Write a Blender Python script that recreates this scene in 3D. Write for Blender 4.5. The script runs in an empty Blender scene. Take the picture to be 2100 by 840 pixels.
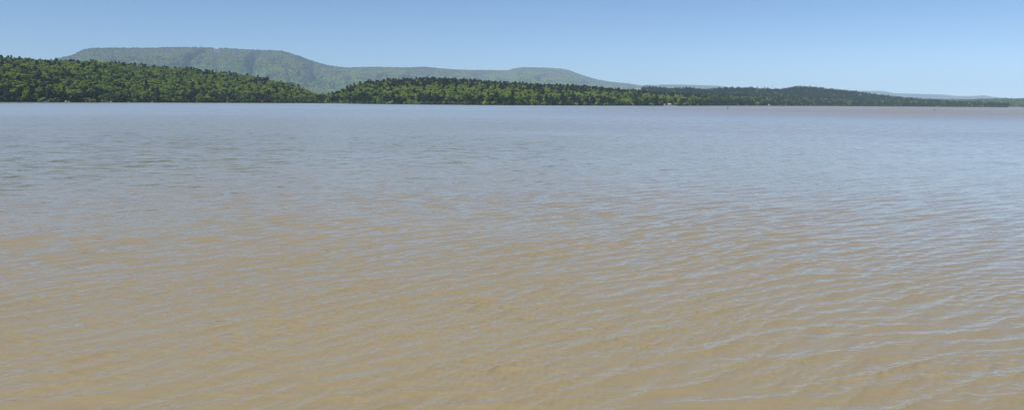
import bpy, bmesh, math, random
import numpy as np
from mathutils import Matrix, Vector

random.seed(7)
rng = np.random.default_rng(7)
scene = bpy.context.scene
COL = scene.collection
R = math.radians

# ------------------------------------------------------------------ camera
EYE = 5.0
F = 1586.0                      # focal length in pixels of the 2100 px wide photograph
cam_d = bpy.data.cameras.new('camera')
cam_d.sensor_width = 36.0
cam_d.lens = 36.0 * F / 2100.0
cam_d.clip_start = 0.1
cam_d.clip_end = 60000.0
cam = bpy.data.objects.new('camera', cam_d)
COL.objects.link(cam)
CAM_M = Matrix.Translation((0, 0, EYE)) @ Matrix.Rotation(R(90 - 7.59), 4, 'X') @ Matrix.Rotation(R(0.47), 4, 'Z')
cam.matrix_world = CAM_M
scene.camera = cam

# ------------------------------------------------------------------ light
SUN_EL, SUN_AZ = 52.0, -122.0    # azimuth measured from the view direction (+Y) towards +X
world = bpy.data.worlds.new('World')
scene.world = world
world.use_nodes = True
wn = world.node_tree
wn.nodes.clear()
sky = wn.nodes.new('ShaderNodeTexSky')
sky.sky_type = 'NISHITA'
sky.sun_disc = False
sky.sun_elevation = R(SUN_EL)
sky.sun_rotation = R(SUN_AZ)
sky.altitude = 100
sky.air_density = 0.66
sky.dust_density = 0.0
sky.ozone_density = 6.5
bg = wn.nodes.new('ShaderNodeBackground')
bg.inputs[1].default_value = 0.098
wo = wn.nodes.new('ShaderNodeOutputWorld')
wn.links.new(sky.outputs[0], bg.inputs[0])
wn.links.new(bg.outputs[0], wo.inputs[0])

sun_d = bpy.data.lights.new('sun', 'SUN')
sun_d.energy = 5.0
sun_d.angle = R(0.53)
sun_d.color = (1.0, 0.95, 0.87)
sun = bpy.data.objects.new('sun', sun_d)
COL.objects.link(sun)
sd = Vector((math.sin(R(SUN_AZ)) * math.cos(R(SUN_EL)), math.cos(R(SUN_AZ)) * math.cos(R(SUN_EL)), math.sin(R(SUN_EL))))
sun.rotation_euler = sd.to_track_quat('Z', 'Y').to_euler()

vs = scene.view_settings
vs.view_transform = 'Standard'
vs.look = 'None'
vs.exposure = 0.25
vs.gamma = 1.0
vs.use_curve_mapping = False
scene.cycles.use_denoising = True
scene.cycles.max_bounces = 6
scene.cycles.diffuse_bounces = 2
scene.cycles.glossy_bounces = 2
scene.cycles.volume_bounces = 1
scene.cycles.transparent_max_bounces = 8

# ------------------------------------------------------------------ helpers
def ray(px, py):
    d = CAM_M.to_3x3() @ Vector(((px - 1050) / F, -(py - 420) / F, -1.0))
    return d

def hor(px):
    return 208.6 + 0.0082 * (px - 1050)

def u_of(px):                    # tangent of the bearing at a column of the photograph
    d = ray(px, hor(px))
    return d.x / d.y
_u0, _u1 = u_of(0), u_of(2100)
U_A, U_B = _u0, (_u1 - _u0) / 2100.0

def uarr(px):
    return U_A + U_B * np.asarray(px, float)

def pxarr(u):
    return (u - U_A) / U_B

def z_at(px, py, D):             # height of the point seen at (px, py) when it stands D metres away
    d = ray(px, py)
    return EYE + D * d.z / math.hypot(d.x, d.y)

def xy_at(px, D):
    u = U_A + U_B * px
    k = D / math.sqrt(1 + u * u)
    return u * k, k

def tag(o, label=None, cat=None, group=None, kind=None):
    if label: o['label'] = label
    if cat: o['category'] = cat
    if group: o['group'] = group
    if kind: o['kind'] = kind
    return o

def mesh_np(name, verts, quads=None, tris=None, mat=None, smooth=False, parent=None, link=True):
    me = bpy.data.meshes.new(name)
    verts = np.asarray(verts, np.float32)
    me.vertices.add(len(verts))
    me.vertices.foreach_set('co', verts.ravel())
    loops, starts = [], []
    n = 0
    if quads is not None and len(quads):
        q = np.asarray(quads, np.int32)
        loops.append(q.ravel()); starts.append(np.arange(len(q)) * 4); n = len(q) * 4
    if tris is not None and len(tris):
        t = np.asarray(tris, np.int32)
        loops.append(t.ravel()); starts.append(n + np.arange(len(t)) * 3)
    if loops:
        lp = np.concatenate(loops).astype(np.int32); st = np.concatenate(starts).astype(np.int32)
        me.loops.add(len(lp)); me.loops.foreach_set('vertex_index', lp)
        me.polygons.add(len(st)); me.polygons.foreach_set('loop_start', st)
        me.polygons.foreach_set('use_smooth', np.full(len(st), smooth, bool))
    me.update(calc_edges=True)
    me.validate()
    if mat: me.materials.append(mat)
    o = bpy.data.objects.new(name, me)
    if link: COL.objects.link(o)
    if parent: o.parent = parent
    return o

def grid_quads(nr, nc):
    i = np.arange(nr - 1)[:, None] * nc + np.arange(nc - 1)[None, :]
    return np.stack([i, i + 1, i + 1 + nc, i + nc], -1).reshape(-1, 4)

_perm = rng.integers(0, 1 << 30, 4096)
def _h(ix, iy, s):
    return ((_perm[(ix + _perm[(iy + s * 131) & 4095]) & 4095]) & 65535) / 65535.0
def vnoise(x, y, s=0):
    x = np.asarray(x, float); y = np.asarray(y, float)
    ix = np.floor(x).astype(np.int64); iy = np.floor(y).astype(np.int64)
    fx = x - ix; fy = y - iy
    fx = fx * fx * fx * (fx * (fx * 6 - 15) + 10); fy = fy * fy * fy * (fy * (fy * 6 - 15) + 10)
    a = _h(ix, iy, s); b = _h(ix + 1, iy, s); c = _h(ix, iy + 1, s); d = _h(ix + 1, iy + 1, s)
    return (a * (1 - fx) + b * fx) * (1 - fy) + (c * (1 - fx) + d * fx) * fy
def fbm(x, y, s=0, o=4):
    v = 0; a = 1; t = 0
    for k in range(o):
        v = v + a * (vnoise(x * 2 ** k, y * 2 ** k, s + k * 7) - .5) * 2; t += a; a *= .5
    return v / t

# ------------------------------------------------------------------ materials
def mat_new(name):
    m = bpy.data.materials.new(name); m.use_nodes = True
    nt = m.node_tree
    b = nt.nodes['Principled BSDF']
    return m, nt, b

def simple_mat(name, col, rough=.7, var=.12, scale=2.0):
    m, nt, b = mat_new(name)
    tc = nt.nodes.new('ShaderNodeTexCoord')
    nz = nt.nodes.new('ShaderNodeTexNoise'); nz.inputs['Scale'].default_value = scale
    nz.inputs['Detail'].default_value = 4
    rp = nt.nodes.new('ShaderNodeValToRGB')
    rp.color_ramp.elements[0].position = .3; rp.color_ramp.elements[1].position = .7
    rp.color_ramp.elements[0].color = (*[c * (1 - var) for c in col], 1)
    rp.color_ramp.elements[1].color = (*[min(1, c * (1 + var)) for c in col], 1)
    nt.links.new(tc.outputs['Object'], nz.inputs['Vector'])
    nt.links.new(nz.outputs['Fac'], rp.inputs[0])
    nt.links.new(rp.outputs[0], b.inputs['Base Color'])
    b.inputs['Roughness'].default_value = rough
    return m

def leaf_mat(name, ca, cb, transl=.35):
    """Foliage: each tree gets its own tint between two leaf colours, leaves let some light through."""
    m, nt, b = mat_new(name)
    oi = nt.nodes.new('ShaderNodeObjectInfo')
    geo = nt.nodes.new('ShaderNodeNewGeometry')
    mix = nt.nodes.new('ShaderNodeMix'); mix.data_type = 'RGBA'
    mix.inputs[6].default_value = (*ca, 1); mix.inputs[7].default_value = (*cb, 1)
    nt.links.new(oi.outputs['Random'], mix.inputs[0])
    hs = nt.nodes.new('ShaderNodeHueSaturation')
    mr = nt.nodes.new('ShaderNodeMapRange')
    mr.inputs['To Min'].default_value = .72; mr.inputs['To Max'].default_value = 1.32
    nt.links.new(geo.outputs['Random Per Island'], mr.inputs['Value'])
    nt.links.new(mr.outputs[0], hs.inputs['Value'])
    nt.links.new(mix.outputs[2], hs.inputs['Color'])
    nt.links.new(hs.outputs[0], b.inputs['Base Color'])
    b.inputs['Roughness'].default_value = .75
    b.inputs['Specular IOR Level'].default_value = .15
    tr = nt.nodes.new('ShaderNodeBsdfTranslucent')
    nt.links.new(hs.outputs[0], tr.inputs['Color'])
    ms = nt.nodes.new('ShaderNodeMixShader'); ms.inputs[0].default_value = transl
    nt.links.new(b.outputs[0], ms.inputs[1]); nt.links.new(tr.outputs[0], ms.inputs[2])
    nt.links.new(ms.outputs[0], nt.nodes['Material Output'].inputs['Surface'])
    return m

M_PALE = leaf_mat('leaves_pale_green', (.235, .305, .045), (.180, .255, .038), .25)
M_MID = leaf_mat('leaves_mid_green', (.135, .200, .036), (.095, .160, .034), .25)
M_DARK = leaf_mat('leaves_dark_green', (.028, .054, .020), (.018, .038, .018), .15)
M_PINE = leaf_mat('pine_needles', (.015, .030, .015), (.009, .021, .012), .1)
M_GREY = leaf_mat('leaves_grey_budding', (.17, .165, .12), (.12, .14, .09), .2)
M_BARK = simple_mat('bark', (.12, .095, .07), .9, .3, 3)
M_SOIL = simple_mat('forest_floor', (.022, .026, .014), .95, .4, .02)
M_FAR = simple_mat('far_wooded_slope', (.050, .075, .040), .95, .35, .012)

# ------------------------------------------------------------------ haze
def make_haze():
    m = bpy.data.materials.new('haze_air'); m.use_nodes = True
    nt = m.node_tree; nt.nodes.clear()
    pv = nt.nodes.new('ShaderNodeVolumePrincipled')
    pv.inputs['Color'].default_value = (.54, .76, 1.0, 1)
    pv.inputs['Density'].default_value = 5.8e-5
    pv.inputs['Anisotropy'].default_value = -0.25
    out = nt.nodes.new('ShaderNodeOutputMaterial')
    nt.links.new(pv.outputs[0], out.inputs['Volume'])
    x, y0, y1, z0, z1 = 21000, -3000, 22000, -5, 650
    v = [(sx, sy, sz) for sz in (z0, z1) for sy in (y0, y1) for sx in (-x, x)]
    q = [(0, 2, 3, 1), (4, 5, 7, 6), (0, 1, 5, 4), (2, 6, 7, 3), (0, 4, 6, 2), (1, 3, 7, 5)]
    o = mesh_np('haze', v, q, mat=m)
    tag(o, kind='stuff')
make_haze()

# ------------------------------------------------------------------ water
FINE, BROADA = .24, .36
def water_material():
    m, nt, b = mat_new('muddy_lake_water')
    L = nt.links.new
    N = nt.nodes.new
    geo = N('ShaderNodeNewGeometry')
    fade = N('ShaderNodeAttribute'); fade.attribute_name = 'unresolved'
    chop = N('ShaderNodeAttribute'); chop.attribute_name = 'chop'
    def noise(scale, rot, stretch, detail, rough=.5):
        mp = N('ShaderNodeMapping')
        mp.vector_type = 'TEXTURE'
        mp.inputs['Rotation'].default_value = (0, 0, rot)
        mp.inputs['Scale'].default_value = (stretch, 1, 1)
        L(geo.outputs['Position'], mp.inputs['Vector'])
        n = N('ShaderNodeTexNoise'); n.inputs['Scale'].default_value = scale
        n.inputs['Detail'].default_value = detail; n.inputs['Roughness'].default_value = rough
        L(mp.outputs[0], n.inputs['Vector'])
        return n.outputs['Fac']
    def math_(op, a, bb):
        n = N('ShaderNodeMath'); n.operation = op
        for i, v in enumerate((a, bb)):
            if isinstance(v, (int, float)): n.inputs[i].default_value = v
            else: L(v, n.inputs[i])
        return n.outputs[0]
    def signed(scale, rot, stretch, detail, rough, amount):
        """Slope of a ripple train: signed noise drawn out along the crests, pointing across them."""
        f = noise(scale, rot, stretch, detail, rough)
        a = math_('MULTIPLY', math_('SUBTRACT', f, .5), amount)
        if not isinstance(amount, (int, float)): pass
        cv = N('ShaderNodeCombineXYZ')
        L(math_('MULTIPLY', a, -math.sin(rot)), cv.inputs[0]); L(math_('MULTIPLY', a, math.cos(rot)), cv.inputs[1])
        return cv.outputs[0]
    def vmath(op, a, bb):
        n = N('ShaderNodeVectorMath'); n.operation = op
        L(a, n.inputs[0])
        if op == 'SCALE': L(bb, n.inputs['Scale'])
        elif bb is not None: L(bb, n.inputs[1])
        return n.outputs[0]
    fine = vmath('ADD', signed(13.0, R(16), 3.0, 3, .6, FINE), signed(9.0, R(-8), 2.8, 3, .6, FINE * .8))
    fine = vmath('ADD', fine, signed(22.0, R(34), 2.6, 2, .5, FINE * .8))
    broad = vmath('ADD', signed(1.1, R(24), 3.6, 3, .6, BROADA), signed(2.6, R(14), 3.4, 3, .6, BROADA))
    broad = vmath('ADD', broad, vmath('SCALE', signed(.20, R(10), 3.2, 4, .62, .12), math_('POWER', fade.outputs['Fac'], 4.0)))
    broad = vmath('SCALE', broad, fade.outputs['Fac'])
    tilt = vmath('SCALE', vmath('ADD', fine, broad), chop.outputs['Fac'])
    # wind blows from the far shore: the steeper faces of the small waves look back towards this bank
    lean = N('ShaderNodeAttribute'); lean.attribute_name = 'lean'
    lv = N('ShaderNodeCombineXYZ'); L(math_('MULTIPLY', lean.outputs['Fac'], -1.0), lv.inputs[1])
    tilt = vmath('ADD', tilt, lv.outputs[0])
    nrm = vmath('NORMALIZE', vmath('ADD', geo.outputs['Normal'], tilt), None)
    L(nrm, b.inputs['Normal'])
    # silt: slow drifts of slightly different mud colour
    silt = noise(.05, R(30), 3.0, 3)
    rp = N('ShaderNodeValToRGB')
    rp.color_ramp.elements[0].position = .3; rp.color_ramp.elements[1].position = .7
    rp.color_ramp.elements[0].color = (.250, .201, .111, 1)
    rp.color_ramp.elements[1].color = (.280, .226, .126, 1)
    L(silt, rp.inputs[0]); L(rp.outputs[0], b.inputs['Base Color'])
    # waves too small for the mesh spread the mirror image of the sky instead
    gust = N('ShaderNodeAttribute'); gust.attribute_name = 'gust'
    L(math_('ADD', .05, gust.outputs['Fac']), b.inputs['Roughness'])
    b.inputs['IOR'].default_value = 1.46
    return m

def build_water():
    # columns: dense where the photograph looks, coarse elsewhere; rows closer together near the eye
    a_in = np.linspace(-37, 37, 1600)
    a_l = np.linspace(-80, -37, 40)[:-1]; a_r = np.linspace(37, 80, 40)[1:]
    ang = np.radians(np.concatenate([a_l, a_in, a_r]))
    dep = np.concatenate([np.linspace(40, 27, 60)[:-1], np.linspace(27, .35, 980)])
    rad = EYE / np.tan(np.radians(dep))
    rad = np.concatenate([rad, rad[-1] * np.geomspace(1, 20900 / rad[-1], 60)[1:]])
    A, D = np.meshgrid(ang, rad)
    X = D * np.sin(A); Y = D * np.cos(A)
    Z = np.zeros_like(X); DX = np.zeros_like(X); DY = np.zeros_like(X)
    space = np.gradient(rad)[:, None] * np.ones_like(X)
    r2 = np.random.default_rng(3)
    ncomp = 150
    near = rad < 260
    Xn, Yn, sp = X[near], Y[near], space[near]
    Zn = np.zeros_like(Xn); dxn = np.zeros_like(Xn); dyn = np.zeros_like(Xn)
    # slow modulation so that wave groups come and go
    grp = .8 + .5 * fbm(Xn / 9 + 3, Yn / 5, 11, 2)
    calm = 1 - .3 * np.clip((np.hypot(Xn, Yn) - 16) / 25, 0, 1)
    grp2 = .8 + .8 * fbm(Xn / 2.6 + 9, Yn / 2.0, 23, 2)
    tot = 0; kept = np.zeros_like(Xn)
    for i in range(ncomp):
        q = (i + r2.random()) / ncomp
        lam = .12 * (1.5 / .12) ** q
        longw = (math.log(lam / .12) / math.log(1.5 / .12))
        mean = 54 + (1 - longw) * 15
        spread = 9 + (1 - longw) * 15
        cd = R(mean + r2.normal() * spread)             # bearing of the crest line, from +Y towards +X
        kx, ky = -math.cos(cd), math.sin(cd)
        k = 2 * math.pi / lam
        steep = .0145 * (1.0 if lam < .8 else (.8 / lam) ** 1.2) * (1.3 if .2 < lam < .9 else 1)
        a = steep / k * 1.25
        ph = k * (kx * Xn + ky * Yn) + r2.random() * 6.283
        w = np.clip((lam / sp - 2.2) / 2.5, 0, 1)
        w = w * w * (3 - 2 * w)
        g = w * (grp if lam > .5 else grp2) * calm
        Zn += a * g * np.cos(ph)
        dxn += -a * g * kx * np.sin(ph) * 1.5
        dyn += -a * g * ky * np.sin(ph) * 1.5
        tot += steep ** 2; kept += steep ** 2 * w
    Z[near] = Zn; X[near] += dxn; Y[near] += dyn
    unres = np.ones_like(X); unres[near] = np.sqrt(np.clip(1 - kept / tot, 0, 1))
    # wind: how ruffled the surface is from place to place (calmer under the left hill, ruffled on the far right)
    U = X / np.maximum(Y, 1); lat = np.clip((U + .35) / .9, 0, 1)
    far = np.clip((D - 120) / 260, 0, 1); far = far * far * (3 - 2 * far)
    mid_ = np.clip((D - 16) / 50, 0, 1)
    st = fbm(X / 420 + 5, Y / 120, 61, 4)
    chop = 1.0 * (1 - mid_) + mid_ * (.72 + .14 * st)
    chop = chop * (1 - far) + far * (.14 + .60 * np.clip((lat - .45) / .45, 0, 1) * np.clip((D - 220) / 300, 0, 1) + .12 * st)
    chop = np.clip(chop + .2 * fbm(X / 60, Y / 22, 63, 3) * mid_ * .6, .06, 1.4)
    chop = chop * (1 - .75 * np.exp(-((D - 128 - 6 * fbm(X / 40, Y / 40, 66, 2)) / 5) ** 2) * np.clip((X + 12) / 14, 0, 1) * np.clip((46 - X) / 20, 0, 1))
    lean = .052 * np.clip((D - 60) / 90, 0, 1) * (1 - far) + far * (.052 + .085 * np.clip((lat - .35) / .6, 0, 1) * np.clip((D - 160) / 420, 0, 1)) + .016 * st * far
    lean = np.clip(lean, 0, .16)
    gust = .02 * mid_ + .05 * np.clip((lat - .5) / .4, 0, 1) * np.clip((D - 180) / 350, 0, 1)
    o = mesh_np('water', np.stack([X, Y, Z], -1).reshape(-1, 3), grid_quads(*X.shape)[:, ::-1], mat=water_material(), smooth=True)
    at = o.data.attributes.new('unresolved', 'FLOAT', 'POINT')
    at.data.foreach_set('value', unres.ravel().astype(np.float32))
    at = o.data.attributes.new('gust', 'FLOAT', 'POINT')
    at.data.foreach_set('value', gust.ravel().astype(np.float32))
    at = o.data.attributes.new('lean', 'FLOAT', 'POINT')
    at.data.foreach_set('value', lean.ravel().astype(np.float32))
    at = o.data.attributes.new('chop', 'FLOAT', 'POINT')
    at.data.foreach_set('value', chop.ravel().astype(np.float32))
    tag(o, kind='structure')
build_water()

# ------------------------------------------------------------------ terrain layers
class Layer:
    """A piece of land given by its shoreline, its crest and its back edge (distances in metres), and the crest's height."""
    def __init__(s, name, shore, crest, back, sky, tree_h, rough, seed, foot=-1.5, shape=1.0, pads=(0, 0)):
        s.name = name; s.seed = seed; s.rough = rough; s.foot = foot; s.shape = shape; s.tree_h = tree_h
        s.shore = np.array(shore, float); s.crest = np.array(crest, float); s.back = np.array(back, float)
        s.x0, s.x1 = sky[0][0], sky[-1][0]
        xs = np.array([p[0] for p in sky], float)
        dz = []
        for p in sky:
            D = np.interp(p[0], s.crest[:, 0], s.crest[:, 1])
            dz.append(max(0.3, z_at(p[0], p[1], D) - tree_h))
        s.sx, s.sz = xs, np.array(dz)
    def dist(s, px):
        a = np.interp(px, s.shore[:, 0], s.shore[:, 1]); b = np.interp(px, s.crest[:, 0], s.crest[:, 1]); c = np.interp(px, s.back[:, 0], s.back[:, 1])
        a = a + fbm(px / 60 * 1.0, px * 0 + s.seed, s.seed, 3) * .018 * a
        return a, b, c
    def height(s, px, D):
        a, b, c = s.dist(px)
        zr = np.interp(px, s.sx, s.sz)
        t = np.clip((D - a) / (b - a), 0, 1)
        v = np.clip((c - D) / (c - b), 0, 1)
        up = (1 - (1 - t) ** 1.6) * s.shape + (t * t * (3 - 2 * t)) * (1 - s.shape)
        dn = v * v * (3 - 2 * v)
        base = np.where(D <= b, up, dn)
        u = U_A + U_B * px
        k = D / np.sqrt(1 + u * u)
        X, Y = u * k, k
        env = np.where(D <= b, np.clip(t * 4, 0, 1) * (1 - t) ** 1.1 * 1.5, .1 * dn * (1 - dn) * 4)
        n = fbm(X / s.rough[0], Y / s.rough[0], s.seed + 40, 4)
        if s.name == 'mesa':
            wob = fbm(X / 1500, Y / 1500, 90, 3)
            sp = np.abs(fbm(px / 95 + wob * .8, D / 9000, 91, 3)) * 2.2 + .35 * np.abs(fbm(px / 24 + wob, D / 4000, 92, 2))
            tt = np.clip(t, 0, 1)
            base = np.where(D <= b, tt ** 1.15, base) 
            base = base * (1 - np.where(D <= b, np.clip(.62 - sp, 0, .6) * 4 * tt * (1 - tt) ** .8 * .85, 0))
        z = s.foot * (1 - np.clip(t * 8, 0, 1)) + zr * base + n * s.rough[1] * env * np.clip(zr / 40, .1, 1)
        z = np.minimum(z, EYE + (zr - EYE) * D / b * np.where(D < b * .999, .985, 1)) if s.name == 'mesa' else z
        return X, Y, z
    def mesh(s, nc, nr, mat):
        px = np.linspace(s.x0, s.x1, nc)
        a, b, c = s.dist(px)
        tt = np.concatenate([np.linspace(0, 1, nr), 1 + np.linspace(0, 1, nr // 3)[1:]])
        T = tt[:, None]
        D = np.where(T <= 1, a + (b - a) * T, b + (c - b) * (T - 1))
        PX = np.broadcast_to(px, D.shape)
        X, Y, Z = s.height(PX, D)
        o = mesh_np(s.name, np.stack([X, Y, Z], -1).reshape(-1, 3), grid_quads(*X.shape), mat=mat, smooth=True)
        tag(o, kind='structure')
        return o
    def points(s, space, tmax=1.12, seed=0, tmin=.0):
        """Jittered grid of places on the land, spaced in metres."""
        rg = np.random.default_rng(seed + 100)
        pxs = np.linspace(s.x0, s.x1, 60)
        a, b, c = s.dist(pxs)
        ux = U_A + U_B * pxs; k = 1 / np.sqrt(1 + ux * ux)
        allx = np.concatenate([ux * k * a, ux * k * c]); ally = np.concatenate([k * a, k * c])
        gx = np.arange(allx.min(), allx.max(), space); gy = np.arange(ally.min(), ally.max(), space)
        GX, GY = np.meshgrid(gx, gy)
        GX = GX + rg.uniform(-.42, .42, GX.shape) * space + (np.arange(len(gy)) % 2)[:, None] * space * .5
        GY = GY + rg.uniform(-.42, .42, GY.shape) * space
        GX, GY = GX.ravel(), GY.ravel()
        D = np.hypot(GX, GY); px = pxarr(GX / GY)
        ok = (px > s.x0) & (px < s.x1)
        GX, GY, D, px = GX[ok], GY[ok], D[ok], px[ok]
        a, b, c = s.dist(px)
        t = (D - a) / (b - a)
        ok = (t > tmin) & (t < tmax) & (D < c)
        px, D, t = px[ok], D[ok], t[ok]
        X, Y, Z = s.height(px, D)
        return X, Y, Z, px, D, t

SH = [(-900, 1050), (0, 1057), (200, 1120), (350, 1250), (500, 1330), (640, 1370), (668, 1420)]
left = Layer('wooded_hill', SH,
    [(-900, 1700), (0, 1720), (300, 1850), (500, 1800), (640, 1560), (672, 1480)],
    [(-900, 2500), (300, 2500), (640, 1750), (672, 1560)],
    [(-900, 95), (-300, 105), (0, 118), (60, 123), (100, 127), (150, 128), (220, 130), (250, 132), (300, 136), (350, 140), (400, 144), (450, 150), (490, 154), (530, 160), (560, 166), (600, 175), (630, 186), (650, 196), (668, 206), (672, 209)],
    13, (160, 9), 1, shape=.55)
mid = Layer('wooded_point', [(655, 1330), (700, 1300), (800, 1200), (1000, 1125), (1200, 1230), (1350, 1390), (1450, 1600)],
    [(655, 1420), (700, 1520), (800, 1600), (1000, 1700), (1200, 1750), (1350, 1800), (1450, 1850)],
    [(655, 1480), (700, 1750), (800, 2100), (1200, 2300), (1450, 2300)],
    [(655, 209), (668, 203), (690, 192), (720, 179), (745, 171), (800, 166), (850, 165), (900, 164), (950, 167), (1000, 170), (1050, 173), (1100, 176), (1150, 178), (1200, 180), (1250, 184), (1300, 189), (1350, 193), (1450, 198)],
    13, (130, 5), 2, shape=.75)
right = Layer('wooded_shore', [(1340, 1380), (1450, 1650), (1600, 2150), (1700, 2480), (1900, 2800), (2062, 2940), (2068, 3050)],
    [(1340, 1900), (1450, 2150), (1600, 2700), (1700, 3000), (1900, 3200), (2062, 3100), (2068, 3100)],
    [(1340, 2400), (1450, 2700), (1700, 3500), (2062, 3300), (2068, 3200)],
    [(1340, 188), (1400, 190), (1500, 193), (1600, 196), (1700, 200), (1800, 203), (1900, 205), (1980, 206), (2050, 209), (2062, 212), (2068, 216)],
    18, (160, 4), 3, shape=.6)
ridge = Layer('dark_ridge', [(1290, 2450), (1500, 2700), (1700, 3100), (1950, 3500)],
    [(1290, 2900), (1500, 3100), (1700, 3500), (1950, 3900)],
    [(1290, 4200), (1500, 4600), (1950, 5200)],
    [(1290, 186), (1310, 181), (1340, 181), (1380, 184), (1410, 182.5), (1440, 185.5), (1470, 183), (1500, 182), (1540, 182), (1570, 184), (1600, 185.5), (1618, 183), (1628, 179.5), (1640, 179), (1660, 180.5), (1680, 182.5), (1700, 185), (1750, 189), (1800, 196), (1850, 202), (1900, 206), (1950, 210)],
    10, (220, 10), 4, foot=0, shape=.5)
east = Layer('distant_shore', [(1830, 4300), (2100, 4100), (2900, 3000)],
    [(1830, 5300), (2100, 5100), (2900, 4200)],
    [(1830, 6000), (2900, 5600)],
    [(1830, 207), (1880, 205.5), (1960, 206), (2000, 206), (2040, 204.5), (2100, 204), (2200, 203), (2900, 190)],
    9, (300, 8), 5, shape=.5)
mesa_sky = [(60, 150), (100, 131), (117, 123.5), (127, 119.5), (147, 116), (160, 112), (167, 106.5), (180, 102.5), (195, 99.5), (250, 99), (300, 99), (350, 98), (400, 97.5), (440, 98.5), (480, 100.5), (500, 102.5), (540, 103.5), (580, 105), (600, 110), (620, 117), (640, 124.5), (660, 131), (680, 135.5), (700, 138.5), (720, 139.5), (750, 138.5), (780, 138), (825, 139.5), (850, 138.5), (870, 138), (900, 140.5), (920, 142.5), (950, 144), (1000, 144.5), (1040, 145), (1055, 141), (1070, 138.5), (1120, 139.5), (1150, 141.5), (1165, 144.5), (1180, 150), (1200, 157), (1225, 164), (1250, 168.5), (1285, 171.5), (1305, 174.5), (1330, 180), (1380, 190)]
mesa = Layer('mesa', [(60, 6200), (600, 6000), (900, 6500), (1380, 7400)],
    [(60, 9300), (600, 9000), (900, 9800), (1050, 11400), (1380, 11400)],
    [(60, 12500), (1380, 13500)],
    mesa_sky, 7, (1100, 120), 6, foot=0, shape=.35)
farh = Layer('far_hills', [(1200, 12500), (1700, 12600)],
    [(1200, 13800), (1700, 13900)], [(1200, 15000), (1700, 15000)],
    [(1200, 178), (1315, 175.5), (1325, 174), (1332, 174), (1345, 175.3), (1355, 173.5), (1400, 173.5), (1440, 175), (1470, 176), (1482, 177.5), (1492, 180), (1525, 180.5), (1590, 183), (1600, 181.5), (1615, 181.5), (1640, 184), (1700, 190)],
    0, (1500, 20), 8, foot=0, shape=.4)
blue = Layer('blue_hills', [(1500, 14000), (2500, 14500)],
    [(1500, 17000), (2500, 17000)], [(1500, 19500), (2500, 19500)],
    [(1500, 196), (1640, 188), (1668, 182), (1690, 182), (1708, 183.5), (1722, 186), (1780, 186.5), (1812, 187), (1822, 189), (1830, 191), (1890, 192.8), (1930, 194), (1960, 197), (1990, 197), (2015, 195.5), (2035, 198.5), (2060, 201), (2090, 204), (2140, 209), (2500, 212)],
    0, (2500, 25), 9, foot=0, shape=.4)
left.mesh(260, 60, M_SOIL); mid.mesh(200, 50, M_SOIL); right.mesh(160, 40, M_SOIL)
ridge.mesh(160, 40, M_SOIL); east.mesh(140, 30, M_SOIL); mesa.mesh(700, 160, M_FAR)
farh.mesh(260, 40, M_FAR); blue.mesh(300, 40, M_FAR)

# ------------------------------------------------------------------ tree shapes
def ico(sub):
    bm = bmesh.new(); bmesh.ops.create_icosphere(bm, subdivisions=sub, radius=1)
    v = np.array([x.co[:] for x in bm.verts]); f = np.array([[q.index for q in p.verts] for p in bm.faces]); bm.free()
    return v, f
ICO1, ICO2 = ico(1), ico(2)

def lobe(c, r, rg, base=ICO2, squash=.8):
    v, f = base
    d = 1 + rg.uniform(-.2, .2, len(v))
    return v * d[:, None] * np.array([r, r, r * squash]) + c, f

def leaf_cards(centres, radii, n, size, rg, squash=.85):
    """Small leaf clumps scattered over the lobes, each a bent quad."""
    V, T = [], []
    for i in range(n):
        j = rg.integers(len(centres))
        d = rg.normal(size=3); d /= np.linalg.norm(d)
        p = centres[j] + d * radii[j] * rg.uniform(.8, 1.18) * np.array([1, 1, squash])
        nrm = d + rg.normal(size=3) * .6; nrm /= np.linalg.norm(nrm)
        a = np.cross(nrm, rg.normal(size=3)); a /= np.linalg.norm(a); b = np.cross(nrm, a)
        s = size * rg.uniform(.6, 1.3)
        k = len(V)
        V += [p - a * s, p + b * s * .7, p + a * s, p - b * s * .7 + nrm * s * .3]
        T += [(k, k + 1, k + 2), (k, k + 2, k + 3)]
    return np.array(V), np.array(T)

def merge(parts):
    V, T, n = [], [], 0
    for v, t in parts:
        V.append(v); T.append(t + n); n += len(v)
    return np.concatenate(V), np.concatenate(T)

def limb(p0, p1, r0, r1, n=6):
    p0, p1 = np.array(p0, float), np.array(p1, float)
    d = p1 - p0; d /= np.linalg.norm(d)
    a = np.cross(d, [0.3, 1, .2]); a /= np.linalg.norm(a); b = np.cross(d, a)
    th = np.arange(n) * 2 * math.pi / n
    ring = np.cos(th)[:, None] * a + np.sin(th)[:, None] * b
    V = np.concatenate([p0 + ring * r0, p1 + ring * r1])
    T = []
    for i in range(n):
        j = (i + 1) % n
        T += [(i, j, n + j), (i, n + j, n + i)]
    return V, np.array(T)

def broadleaf(seed, h=15., w=5.5, low=.22):
    rg = np.random.default_rng(seed)
    cs, rs = [], []
    for i in range(15):
        th = rg.uniform(0, 6.28); q = rg.random() ** .6
        zz = rg.uniform(low + .06, .86)
        env = math.sin(math.pi * min(1, max(0.05, (zz - low * .5) / 1.02))) ** .6
        r = rg.uniform(.26, .42) * w * (1.08 - .35 * zz)
        cs.append(np.array([math.cos(th) * q * w * .66 * env, math.sin(th) * q * w * .66 * env, zz * h])); rs.append(r)
    parts = [lobe(c, r * .82, rg) for c, r in zip(cs, rs)]
    lv = leaf_cards(cs, rs, 620, .62, rg)
    trunk = [limb((0, 0, -1.2), (.15, .1, h * .42), .30, .2), limb((.15, .1, h * .42), (0, .3, h * .75), .2, .07)]
    for i in range(5):
        c = cs[rg.integers(len(cs))]
        trunk.append(limb((.1, .1, h * rg.uniform(.25, .5)), c, .12, .04, 5))
    return merge(parts + [lv]), merge(trunk)

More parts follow.
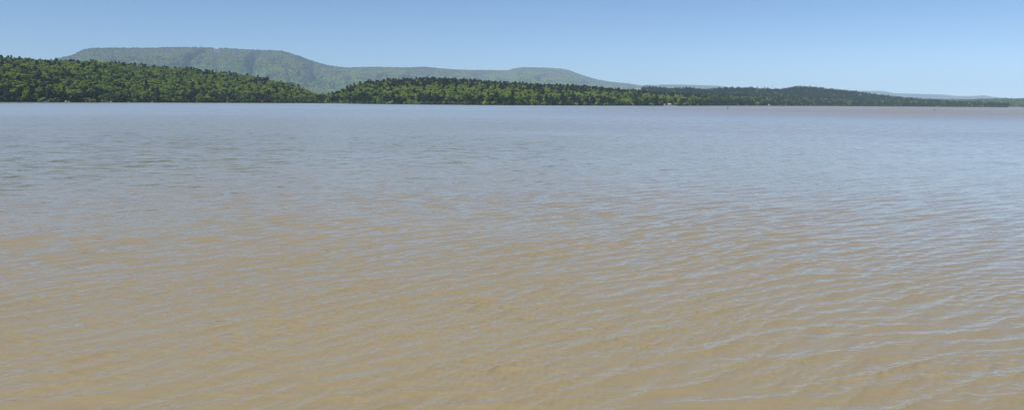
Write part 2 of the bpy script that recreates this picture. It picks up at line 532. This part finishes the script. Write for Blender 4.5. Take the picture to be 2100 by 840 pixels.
def pine(seed, h=17., w=4.2):
    rg = np.random.default_rng(seed)
    cs, rs = [], []
    n = 15
    for i in range(n):
        q = i / (n - 1)
        zz = .42 + .50 * q
        spread = w * (1 - q) ** .5 * .6 * rg.uniform(.6, 1.2)
        th = rg.uniform(0, 6.28)
        cs.append(np.array([math.cos(th) * spread, math.sin(th) * spread, zz * h])); rs.append(w * (.50 - .18 * q) * rg.uniform(.8, 1.2))
    parts = [lobe(c, r * .85, rg, squash=.6) for c, r in zip(cs, rs)]
    lv = leaf_cards(cs, rs, 420, .5, rg, .7)
    trunk = [limb((0, 0, -1.2), (.1, 0, h * .55), .26, .17), limb((.1, 0, h * .55), (0, 0, h * .92), .17, .03)]
    for i in range(5):
        c = cs[rg.integers(len(cs))]
        trunk.append(limb((0, 0, c[2] - .6), c, .08, .03, 5))
    return merge(parts + [lv]), merge(trunk)

def small_crown(seed, w=6, h=9):
    rg = np.random.default_rng(seed)
    parts = []
    for i in range(4):
        th = rg.uniform(0, 6.28); q = rg.random() * .45
        parts.append(lobe(np.array([math.cos(th) * q * w, math.sin(th) * q * w, h * rg.uniform(.35, .75)]), w * rg.uniform(.45, .7), rg, ICO1, .9))
    return merge(parts)

BROAD = [broadleaf(10 + i, h=[15, 17, 13, 16][i], w=[5.4, 6.0, 5.2, 4.8][i]) for i in range(4)]
PINES = [pine(30 + i, h=[17, 16, 18.5][i], w=[4.0, 4.6, 3.7][i]) for i in range(3)]
SHRUB = [small_crown(60 + i, 2.6, 4.2) for i in range(2)]
def mesh_of(name, vt, mat):
    o = mesh_np(name, vt[0], tris=vt[1], mat=mat, link=False)
    me = o.data; bpy.data.objects.remove(o); return me

# crown meshes by tone; the same shapes grow in paler and darker kinds
TONES = [('pale', M_PALE), ('mid', M_MID), ('dark', M_DARK)]
crown_me, trunk_me = {}, {}
for i, (c, t) in enumerate(BROAD):
    for tn, mt in TONES:
        crown_me[('broad', tn, i)] = mesh_of('crown', c, mt)
    trunk_me[('broad', i)] = mesh_of('trunk', t, M_BARK)
for i, (c, t) in enumerate(PINES):
    crown_me[('pine', 'pine', i)] = mesh_of('crown', c, M_PINE)
    trunk_me[('pine', i)] = mesh_of('trunk', t, M_BARK)

# ------------------------------------------------------------------ where the trees stand
def species(X, Y, px, D, t, lay):
    """0 pale, 1 mid, 2 dark broadleaf, 3 pine: stands of each, pines along crests, dark kinds along the water, partly shade put into the leaf colour."""
    n = len(X)
    rg = np.random.default_rng(int(lay.seed) * 17)
    a = fbm(X / 70, Y / 110, 71 + lay.seed, 3); b = fbm(X / 22, Y / 40, 5 + lay.seed, 2)
    q = rg.random(n)
    s = np.where(q < .72 + .5 * a, 0, 1)
    s = np.where((q > .9) | (b > .45), 2, s)
    near = (D - lay.dist(px)[0])
    s = np.where((near < 24) & (rg.random(n) < .62 + .8 * b), 2, s)  # waterline crowns: dark kinds, plus their shaded fronts put into leaf colour
    s = np.where((near < 60) & (s == 0) & (rg.random(n) < .5), 1, s)
    pine_p = .05 + .30 * np.clip((t - .86) * 6, 0, 1) + .45 * np.clip(b - .22, 0, 1)
    s = np.where(rg.random(n) < pine_p, 3, s)
    return s

pts = []   # layer id, x, y, z, px, D, species
for lay, space in ((left, 7.9), (mid, 7.7), (right, 8.5), (ridge, 9.5), (east, 11)):
    X, Y, Z, px, D, t = lay.points(space, seed=lay.seed)
    s = species(X, Y, px, D, t, lay)
    if lay is ridge: s = np.where((s < 2) & (np.random.default_rng(1).random(len(s)) < .93), 2 + (np.random.default_rng(8).random(len(s)) < .35), s)
    if lay is right: s = np.where((s < 2) & (np.random.default_rng(5).random(len(s)) < np.clip((px - 1340) / 160, 0, .8)), s + 1, s)
    if lay is right: s = np.where((s < 2) & (np.random.default_rng(6).random(len(s)) < np.clip((px - 1400) / 200, 0, .55)), s + 1, s)
    if lay is east: s = np.where((s < 2) & (np.random.default_rng(7).random(len(s)) < .6), s + 1, s)
    if lay is mid: s = np.where((s == 0) & (t > .45) & (np.random.default_rng(2).random(len(s)) < .45), 3, s)
    ok = (px > -450) & (px < 2550)
    pts.append(np.stack([np.full(ok.sum(), lay.seed), X[ok], Y[ok], Z[ok], px[ok], D[ok], s[ok]], -1))
P = np.concatenate(pts)
# ground kept open around the buildings: column range of the picture, distance range
OPEN = [(1359, 1382, 0, 36, 1), (1573, 1581, 0, 30, 1), (1299, 1316, 2600, 3000, 0), (441, 453, 8700, 9300, 0)]
def open_ground(px, D, near):
    m = np.zeros(len(px), bool)
    for x0, x1, a, b, rel in OPEN:
        q = near if rel else D
        m |= (px > x0) & (px < x1) & (q > a) & (q < b)
    return m
nearP = np.zeros(len(P)) + 1e6
for lay in (left, mid, right):
    k_ = P[:, 0] == lay.seed; nearP[k_] = P[k_, 5] - lay.dist(P[k_, 4])[0]
P = P[~open_ground(P[:, 4], P[:, 5], nearP)]
rg = np.random.default_rng(99)
N = len(P)
P_scale = rg.uniform(.62, 1.14, N) * np.where(P[:, 6] == 3, 1.0, .95)
P_rot = rg.uniform(0, 6.283, N)
P_var = rg.integers(0, 12, N)
print('trees', N)

# the 300 nearest trees inside the picture are things of their own
cand = np.where((P[:, 0] <= 2) & (P[:, 4] > 4) & (P[:, 4] < 1345))[0]
off = P[cand, 5] / P_scale[cand]
near_sh = np.zeros(len(cand))
for lid, lay in ((1, left), (2, mid)):
    mk = P[cand, 0] == lid
    near_sh[mk] = P[cand[mk], 5] - lay.dist(P[cand[mk], 4])[0]
order = np.argsort(near_sh + .02 * (off - off.min()))
single = cand[order[:300]]
single = single[np.argsort(P[single, 4])]
front = {int(i): float(n) for i, n in zip(cand, near_sh)}

SEG = [(0, 'at the left picture edge'), (40, 'left of the pale bare patch'), (110, 'left of the yellowish brush'), (165, 'around the yellowish brush'),
       (215, 'right of the yellowish brush'), (260, "below the mesa's left half"), (310, "below the mesa's flat summit"), (360, "below the mesa's summit centre"),
       (410, 'below the white rim building'), (460, "below the mesa's notched rim"), (510, "below the mesa rim's right part"), (560, "below the mesa's right shoulder"),
       (610, "where the left hill runs out"), (655, 'at the gap between both hills'), (700, "on the second hill's left foot"), (745, "below the second hill's left crest"),
       (800, "under the second hill's highest crest"), (850, "under the second hill's middle crest"), (900, 'under the saddle of the mesas'), (950, 'under the low middle skyline'),
       (1000, 'left of the small far mesa'), (1050, "below the small mesa's left end"), (1100, "below the small mesa's flat top"), (1150, "below the small mesa's right shoulder"),
       (1200, 'under the falling far slope'), (1250, 'left of the hillside white house'), (1300, 'below the hillside white house')]
ORD = ['first', 'second', 'third', 'fourth', 'fifth', 'sixth', 'seventh', 'eighth', 'ninth', 'tenth', 'eleventh', 'twelfth', 'thirteenth', 'fourteenth', 'fifteenth', 'sixteenth', 'seventeenth', 'eighteenth', 'nineteenth', 'twentieth']
TONE_NAME = {0: 'pale green tree', 1: 'mid green tree', 2: 'dark green tree', 3: 'blackish pine'}
count = {}
for i in single:
    i = int(i)
    lid, x, y, z, px, D, s = P[i]
    s = int(s)
    if s == 3: kind, tn, v = 'pine', 'pine', int(P_var[i]) % 3
    else: kind, tn, v = 'broad', TONES[s][0], int(P_var[i]) % 4
    seg = [nm for q, nm in SEG if px >= q][-1]
    row = 'on the waterline' if front[i] < 9 else ('just behind the waterline' if front[i] < 18 else 'up the bank')
    key = (seg, row, s); count[key] = count.get(key, 0) + 1
    t = bpy.data.objects.new('pine_tree' if s == 3 else 'broadleaf_tree', None)
    t.empty_display_size = 2
    COL.objects.link(t)
    t.location = (x, y, z); t.rotation_euler = (0, 0, P_rot[i]); t.scale = [P_scale[i]] * 3
    tag(t, '%s %s %s, %s from left' % (TONE_NAME[s], row, seg, ORD[min(count[key], 20) - 1]), 'tree', 'pine trees on the near shore' if s == 3 else 'broadleaf trees on the near shore')
    for nm, me in (('crown', crown_me[(kind, tn, v)]), ('trunk', trunk_me[(kind, v)])):
        c = bpy.data.objects.new(nm, me); COL.objects.link(c); c.parent = t

# the rest of the woods: one object, instances of the same trees
def proto_collection(name, meshes):
    pc = bpy.data.collections.new(name)
    for k, me in enumerate(meshes):
        o = bpy.data.objects.new('%s_%02d' % (name, k), me); pc.objects.link(o)
    return pc
def joined(name, c, t, mt):
    v, f = merge([c, t])
    o = mesh_np(name, v, tris=f, mat=mt, link=False); me = o.data; bpy.data.objects.remove(o)
    me.materials.append(M_BARK)
    mi = np.zeros(len(f), np.int32); mi[len(c[1]):] = 1
    me.polygons.foreach_set('material_index', mi)
    return me
protos = []
for tn, mt in TONES:
    for i in range(4): protos.append(joined('forest_tree', BROAD[i][0], BROAD[i][1], mt))
for i in range(3): protos.append(joined('forest_pine', PINES[i][0], PINES[i][1], M_PINE))
for i in range(2): protos.append(mesh_of('shrub', SHRUB[i], M_DARK))
for i in range(2): protos.append(mesh_of('shrub', SHRUB[i], M_MID))
PC = proto_collection('woodland', protos)

def scatter(name, xyz, idx, rot, scl, coll, label=None):
    o = mesh_np(name, xyz)
    for nm, ty, key, arr in (('pick', 'INT', 'value', idx.astype(np.int32)), ('turn', 'FLOAT', 'value', rot.astype(np.float32)), ('grow', 'FLOAT_VECTOR', 'vector', scl.astype(np.float32).ravel())):
        a = o.data.attributes.new(nm, ty, 'POINT'); a.data.foreach_set(key, arr)
    ng = bpy.data.node_groups.new(name + '_scatter', 'GeometryNodeTree')
    ng.interface.new_socket('Geometry', in_out='INPUT', socket_type='NodeSocketGeometry')
    ng.interface.new_socket('Geometry', in_out='OUTPUT', socket_type='NodeSocketGeometry')
    n = ng.nodes; L = ng.links.new
    gi = n.new('NodeGroupInput'); go = n.new('NodeGroupOutput')
    ci = n.new('GeometryNodeCollectionInfo'); ci.inputs['Collection'].default_value = coll
    ci.inputs['Separate Children'].default_value = True; ci.inputs['Reset Children'].default_value = True
    ip = n.new('GeometryNodeInstanceOnPoints'); ip.inputs['Pick Instance'].default_value = True
    def attr(nm, ty):
        a = n.new('GeometryNodeInputNamedAttribute'); a.data_type = ty; a.inputs['Name'].default_value = nm
        return [s for s in a.outputs if s.enabled and s.name == 'Attribute'][0]
    cx = n.new('ShaderNodeCombineXYZ'); L(attr('turn', 'FLOAT'), cx.inputs[2])
    L(gi.outputs[0], ip.inputs['Points']); L(ci.outputs[0], ip.inputs['Instance'])
    L(attr('pick', 'INT'), ip.inputs['Instance Index']); L(cx.outputs[0], ip.inputs['Rotation'])
    L(attr('grow', 'FLOAT_VECTOR'), ip.inputs['Scale']); L(ip.outputs[0], go.inputs[0])
    md = o.modifiers.new('scatter', 'NODES'); md.node_group = ng
    tag(o, kind='stuff')
    return o

rest = np.ones(N, bool); rest[single] = False
Q = P[rest]; qs = Q[:, 6].astype(int); qv = P_var[rest]
idx = np.where(qs == 3, 12 + qv % 3, qs * 4 + qv % 4)
sc = np.repeat(P_scale[rest][:, None], 3, 1)
# undergrowth hiding the feet of the shore trees
ux, uy, uz, ui = [], [], [], []
for lay, sp in ((left, 3.2), (mid, 3.2), (right, 4.5), (east, 9)):
    X, Y, Z, px, D, t = lay.points(sp, tmax=.12, seed=50 + lay.seed)
    nr_ = D - lay.dist(px)[0]
    ok = (nr_ < (26 if sp < 4 else 40)) & (px > -300) & (px < 2500) & ~open_ground(px, D, nr_)
    r_ = np.random.default_rng(lay.seed)
    ux.append(X[ok]); uy.append(Y[ok]); uz.append(np.maximum(Z[ok], -.6)); ui.append(15 + (r_.random(ok.sum()) < .22) * 2 + r_.integers(0, 2, ok.sum()))
ux, uy, uz, ui = map(np.concatenate, (ux, uy, uz, ui))
us = np.random.default_rng(4).uniform(.7, 1.7, len(ux))[:, None] * np.array([[1, 1, 1.0]])
scatter('forest', np.concatenate([Q[:, 1:4], np.stack([ux, uy, uz], -1)]), np.concatenate([idx, ui]),
        np.concatenate([P_rot[rest], rg.uniform(0, 6.28, len(ux))]), np.concatenate([sc, us]), PC)

# woods on the mesa: low crowns, greyer (late leaf) near the rim
far_protos = []
for mt in (M_MID, M_PALE, M_DARK, M_GREY):
    for i in range(2): far_protos.append(mesh_of('far_crown', small_crown(80 + i, 6.2, 9), mt))
FC = proto_collection('mountain_woodland', far_protos)
X, Y, Z, px, D, t = mesa.points(19, tmax=1.03, seed=6)
r_ = np.random.default_rng(12)
ok = ~open_ground(px, D, D * 0)
X, Y, Z, px, D, t = (q_[ok] for q_ in (X, Y, Z, px, D, t))
n = len(X)
hgt = Z / np.interp(px, mesa.sx, mesa.sz)
f1 = fbm(X / 260, Y / 420, 31, 4); f2 = fbm(X / 90, Y / 140, 37, 3)
q = r_.random(n)
grp_ = np.where(q < .42 + .9 * f1, 1, 0)
gul = np.abs(fbm(px / 38 + Z / 900, D / 2600, 47, 3))
grp_ = np.where((f2 > .26) | (q > .93) | ((gul < .06) & (hgt > .25) & (r_.random(n) < .75)), 2, grp_)
grp_ = np.where(r_.random(n) < np.clip((hgt - .55) * 1.7 + f1 * .5, 0, .8), 3, grp_)
grp_ = np.where(hgt > .978, 2, grp_)
pick = grp_ * 2 + r_.integers(0, 2, n)
scl = r_.uniform(1.0, 2.0, n)[:, None] * np.array([[1, 1, 1.]])
print('far trees', n)
scatter('mountain_forest', np.stack([X, Y, Z - 2], -1), pick, r_.uniform(0, 6.28, n), scl, FC)

# ------------------------------------------------------------------ small things on the banks and the water
def bm_obj(name, bm, mat, parent=None):
    me = bpy.data.meshes.new(name); bm.normal_update(); bm.to_mesh(me); bm.free(); me.materials.append(mat)
    o = bpy.data.objects.new(name, me); COL.objects.link(o)
    if parent: o.parent = parent
    return o
def box(bm, x0, x1, y0, y1, z0, z1):
    vs_ = [bm.verts.new((x, y, z)) for z in (z0, z1) for y in (y0, y1) for x in (x0, x1)]
    for f in ((0, 2, 3, 1), (4, 5, 7, 6), (0, 1, 5, 4), (2, 6, 7, 3), (0, 4, 6, 2), (1, 3, 7, 5)):
        bm.faces.new([vs_[i] for i in f])
def tube(bm, p0, p1, r0, r1, n=8):
    V, T = limb(p0, p1, r0, r1, n)
    vv = [bm.verts.new(v) for v in V]
    for t in T: bm.faces.new([vv[i] for i in t])
    bm.faces.new(vv[n:])
def empty(name, loc, rz=0, sc=1):
    o = bpy.data.objects.new(name, None); COL.objects.link(o); o.location = loc; o.rotation_euler = (0, 0, rz); o.scale = [sc] * 3
    return o

M_WHITE = simple_mat('white_paint', (.78, .78, .75), .5, .06)
M_WHITE2 = simple_mat('faded_white_paint', (.45, .45, .43), .6, .1)
M_ROOF = simple_mat('pale_metal_roof', (.34, .36, .37), .4, .08)
M_GLASS = simple_mat('window_glass', (.03, .04, .05), .1, .1)
M_WALL = simple_mat('weathered_boards', (.18, .17, .15), .8, .2)
M_STEEL = simple_mat('galvanised_steel', (.22, .23, .24), .5, .1)
M_BUOY = simple_mat('dark_buoy_paint', (.035, .05, .04), .5, .2)
M_ROCK = simple_mat('pale_rock', (.34, .31, .28), .9, .3, .8)
M_LOG = simple_mat('bleached_wood', (.40, .36, .30), .85, .25, 2)
M_SAND = simple_mat('bank_sand', (.24, .21, .155), .95, .2, .3)
M_DRY = leaf_mat('dry_brush', (.36, .34, .17), (.30, .29, .14), .2)

def cottage(name, L_, W, H, rise, wall, roof, n_win):
    t = empty(name, (0, 0, 0))
    bm = bmesh.new(); box(bm, -L_ / 2, L_ / 2, -W / 2, W / 2, -1.5, H)
    for sx in (-1, 1):       # gable ends
        a = bm.verts.new((sx * L_ / 2, -W / 2, H)); b = bm.verts.new((sx * L_ / 2, W / 2, H)); c = bm.verts.new((sx * L_ / 2, 0, H + rise)); bm.faces.new((a, b, c))
    bm_obj('wall', bm, wall, t)
    bm = bmesh.new(); e = .5
    for sy in (-1, 1):
        y0, y1 = sy * (W / 2 + e), 0
        z0, z1 = H - e * rise / (W / 2), H + rise
        vv = [bm.verts.new((x, y, z + dz)) for dz in (.03, .18) for (x, y, z) in ((-L_ / 2 - e, y0, z0), (L_ / 2 + e, y0, z0), (L_ / 2 + e, y1, z1), (-L_ / 2 - e, y1, z1))]
        for f in ((3, 2, 1, 0), (4, 5, 6, 7), (0, 1, 5, 4), (1, 2, 6, 5), (2, 3, 7, 6), (3, 0, 4, 7)): bm.faces.new([vv[i] for i in f])
    bm_obj('roof', bm, roof, t)
    for i in range(n_win):
        x = -L_ / 2 + L_ * (i + .7) / (n_win + .9)
        bm = bmesh.new(); box(bm, x - .5, x + .5, -W / 2 - .06, -W / 2 - .003, .9, 2.1); bm_obj('window', bm, M_GLASS, t)
    bm = bmesh.new(); x = L_ / 2 - 1.1; box(bm, x - .45, x + .45, -W / 2 - .07, -W / 2 - .003, 0, 2.05); bm_obj('door', bm, M_LOG, t)
    return t
def put(t, lay, px, near=None, D=None, rz=0, dz=0):
    if D is None: D = float(lay.dist(np.array([float(px)]))[0][0]) + near
    X, Y, Z = lay.height(np.array([float(px)]), np.array([D]))
    t.location = (X[0], Y[0], max(Z[0], .4) + dz); t.rotation_euler = (0, 0, rz + math.atan2(-X[0], Y[0]))

o = cottage('boathouse', 5.5, 4.4, 2.2, 1.6, M_WALL, M_ROOF, 2); put(o, mid, 1372.5, near=10, rz=.35)
tag(o, 'small boathouse with bright metal roof at the water edge right of centre', 'boathouse')
o = cottage('shed', 3.4, 2.6, 1.7, .8, M_WALL, M_ROOF, 1); put(o, mid, 1362.5, near=7, rz=-.1)
tag(o, 'tiny pale-roofed shed just left of the small boathouse', 'shed')
o = cottage('hut', 3.0, 2.6, 2.3, 1.0, M_WHITE2, M_ROOF, 1); put(o, right, 1577, near=9, rz=.1)
tag(o, 'lone white hut at the waterline of the right shore', 'hut')
o = cottage('house', 12, 7, 3.6, 2.4, M_WHITE, M_ROOF, 5); put(o, ridge, 1308, D=2860, rz=.15, dz=5)
tag(o, 'white house high on the far slope above the wooded shore', 'house')
o = cottage('lodge', 26, 10, 6, 3, M_WHITE, M_ROOF, 8); put(o, mesa, 447, D=9060, rz=.1, dz=1)
tag(o, 'white building on the rim of the flat-topped mountain', 'building')

t = empty('radio_mast', (0, 0, 0)); h = 34.0
bm = bmesh.new()
for k in range(3):
    a = k * 2.094; tube(bm, (1.4 * math.cos(a), 1.4 * math.sin(a), -2), (.5 * math.cos(a), .5 * math.sin(a), h), .16, .12, 5)
bm_obj('leg_frame', bm, M_STEEL, t)
bm = bmesh.new()
for i in range(11):
    z0 = i * h / 11; z1 = z0 + h / 11; r0 = 1.4 - .9 * z0 / h; r1 = 1.4 - .9 * z1 / h
    for k in range(3):
        a, b = k * 2.094, (k + 1) * 2.094
        tube(bm, (r0 * math.cos(a), r0 * math.sin(a), z0), (r1 * math.cos(b), r1 * math.sin(b), z1), .07, .07, 4)
bm_obj('bracing', bm, M_STEEL, t)
bm = bmesh.new(); tube(bm, (0, 0, h), (0, 0, h + 5), .12, .06, 5); tube(bm, (-.9, 0, h - 3), (-.9, 0, h), .25, .25, 6); tube(bm, (.9, 0, h - 3), (.9, 0, h), .25, .25, 6)
bm_obj('antenna', bm, M_STEEL, t)
put(t, ridge, 1582.5, D=float(np.interp(1582.5, ridge.crest[:, 0], ridge.crest[:, 1])))
tag(t, 'thin steel mast standing on the dark ridge skyline', 'mast')

def marker(px, D, s_, label):
    t = empty('channel_marker', (0, 0, 0), sc=s_)
    bm = bmesh.new(); tube(bm, (0, 0, -.5), (0, 0, .35), .8, .8, 14); bm_obj('float', bm, M_BUOY, t)
    bm = bmesh.new(); tube(bm, (0, 0, .35), (0, 0, 1.3), .62, .34, 12); bm_obj('body', bm, M_BUOY, t)
    bm = bmesh.new(); tube(bm, (0, 0, 1.3), (0, 0, 1.7), .07, .07, 6); tube(bm, (0, 0, 1.7), (0, 0, 2.05), .26, .05, 8); bm_obj('topmark', bm, M_BUOY, t)
    x, y = xy_at(px, D); t.location = (x, y, 0); t.rotation_euler = (R(3), R(-4), 0)
    tag(t, label, 'buoy', 'buoys on the open water')
marker(1493, 800, 1.0, 'dark buoy on the water in front of the dark ridge')
marker(1917, 900, .75, 'smaller dark buoy far to the right near the low shore')

def boulder(seed):
    v, f = lobe(np.zeros(3), 1.0, np.random.default_rng(seed), ICO2, .7)
    return mesh_of('rock', (v, f), M_ROCK)
rocks = [boulder(200 + i) for i in range(3)]
for k, (px, s_, lb) in enumerate([(135, 1.5, 'pale rock at the waterline left of the yellowish brush, leftmost one'), (141, 1.1, 'small pale rock beside the leftmost shore rock'),
        (174, 1.8, 'tall pale rock touching the left side of the yellowish brush'), (206, 1.2, 'low pale rock right of the yellowish brush'),
        (227, 1.4, 'rounded pale rock right of the leaning bleached log'), (312, 1.0, 'lone small pale rock below the flat mountain top'),
        (466, 1.1, 'small pale rock on the middle of the left waterline')]):
    D = float(left.dist(np.array([float(px)]))[0][0]) - 4
    x, y = xy_at(px, D)
    o = bpy.data.objects.new('rock', rocks[k % 3]); COL.objects.link(o); o.location = (x, y, s_ * .35); o.scale = (s_, s_ * .9, s_ * 1.2); o.rotation_euler = (0, 0, k * 1.3)
    tag(o, lb, 'rock', 'pale rocks along the left shore')

for k, (px, L_, a, lb) in enumerate([(216, 8, .5, 'bleached log leaning down to the water right of the yellowish brush'), (262, 6, .15, 'short bleached log lying at the dark waterline'), (95, 7, -.3, 'bleached log lying left of the shore rocks')]):
    D = float(left.dist(np.array([float(px)]))[0][0]) - 4
    x, y = xy_at(px, D); bm = bmesh.new()
    tube(bm, (-L_ / 2, 0, .3 + L_ / 2 * math.tan(abs(a))), (L_ / 2, 0, .1), .28, .16, 7)
    tube(bm, (0, 0, .3 + L_ / 4 * math.tan(abs(a))), (.8, .3, 1.9 + L_ / 4 * math.tan(abs(a))), .1, .04, 5)
    o = bm_obj('log', bm, M_LOG); o.location = (x, y, 0); o.rotation_euler = (0, 0, .2 if a > 0 else 3.3)
    tag(o, lb, 'log', 'bleached logs along the left shore')

for k, (px, s_, lb) in enumerate([(184, 1.1, 'largest yellowish dry bush at the left waterline'), (189, .85, 'middle bush of the yellowish dry brush clump'), (194, .65, 'smallest and rightmost bush of the yellowish brush clump')]):
    rg_ = np.random.default_rng(300 + k); t = empty('dry_bush', (0, 0, 0), sc=s_)
    cs = [np.array([rg_.uniform(-1.6, 1.6), rg_.uniform(-1, 1), rg_.uniform(1.2, 4.6)]) for _ in range(8)]
    o = mesh_np('foliage', *((lambda vt: (vt[0], None, vt[1]))(leaf_cards(cs, [1.1] * 8, 360, .34, rg_))), mat=M_DRY, parent=t)
    V, T = merge([limb((0, 0, -.5), c, .12, .03, 5) for c in cs]); mesh_np('stem', V, tris=T, mat=M_LOG, parent=t)
    D = float(left.dist(np.array([float(px)]))[0][0]) - 4.5
    x, y = xy_at(px, D); t.location = (x, y, 0)
    tag(t, lb, 'bush', 'yellowish dry brush at the left waterline')

# pale sand spit in the gap between the two hills, and a landing below the boathouse
def spit(px0, px1, lay, w):
    xs = np.linspace(px0, px1, 40); a = lay.dist(xs)[0]
    rows = []
    for j, (dd, z) in enumerate(((-w, -.25), (-w * .6, .12), (0, .35), (6, .7))):
        k = np.sin(np.linspace(0, np.pi, 40)) ** .5
        D = a + dd * (k if dd < 0 else 1); u = U_A + U_B * xs; q = D / np.sqrt(1 + u * u)
        rows.append(np.stack([u * q, q, z + 0 * q], -1))
    o = mesh_np('beach', np.concatenate(rows), grid_quads(4, 40), mat=M_SAND, smooth=True); tag(o, kind='structure')
spit(668, 716, mid, 9)
spit(1364, 1390, mid, 7)
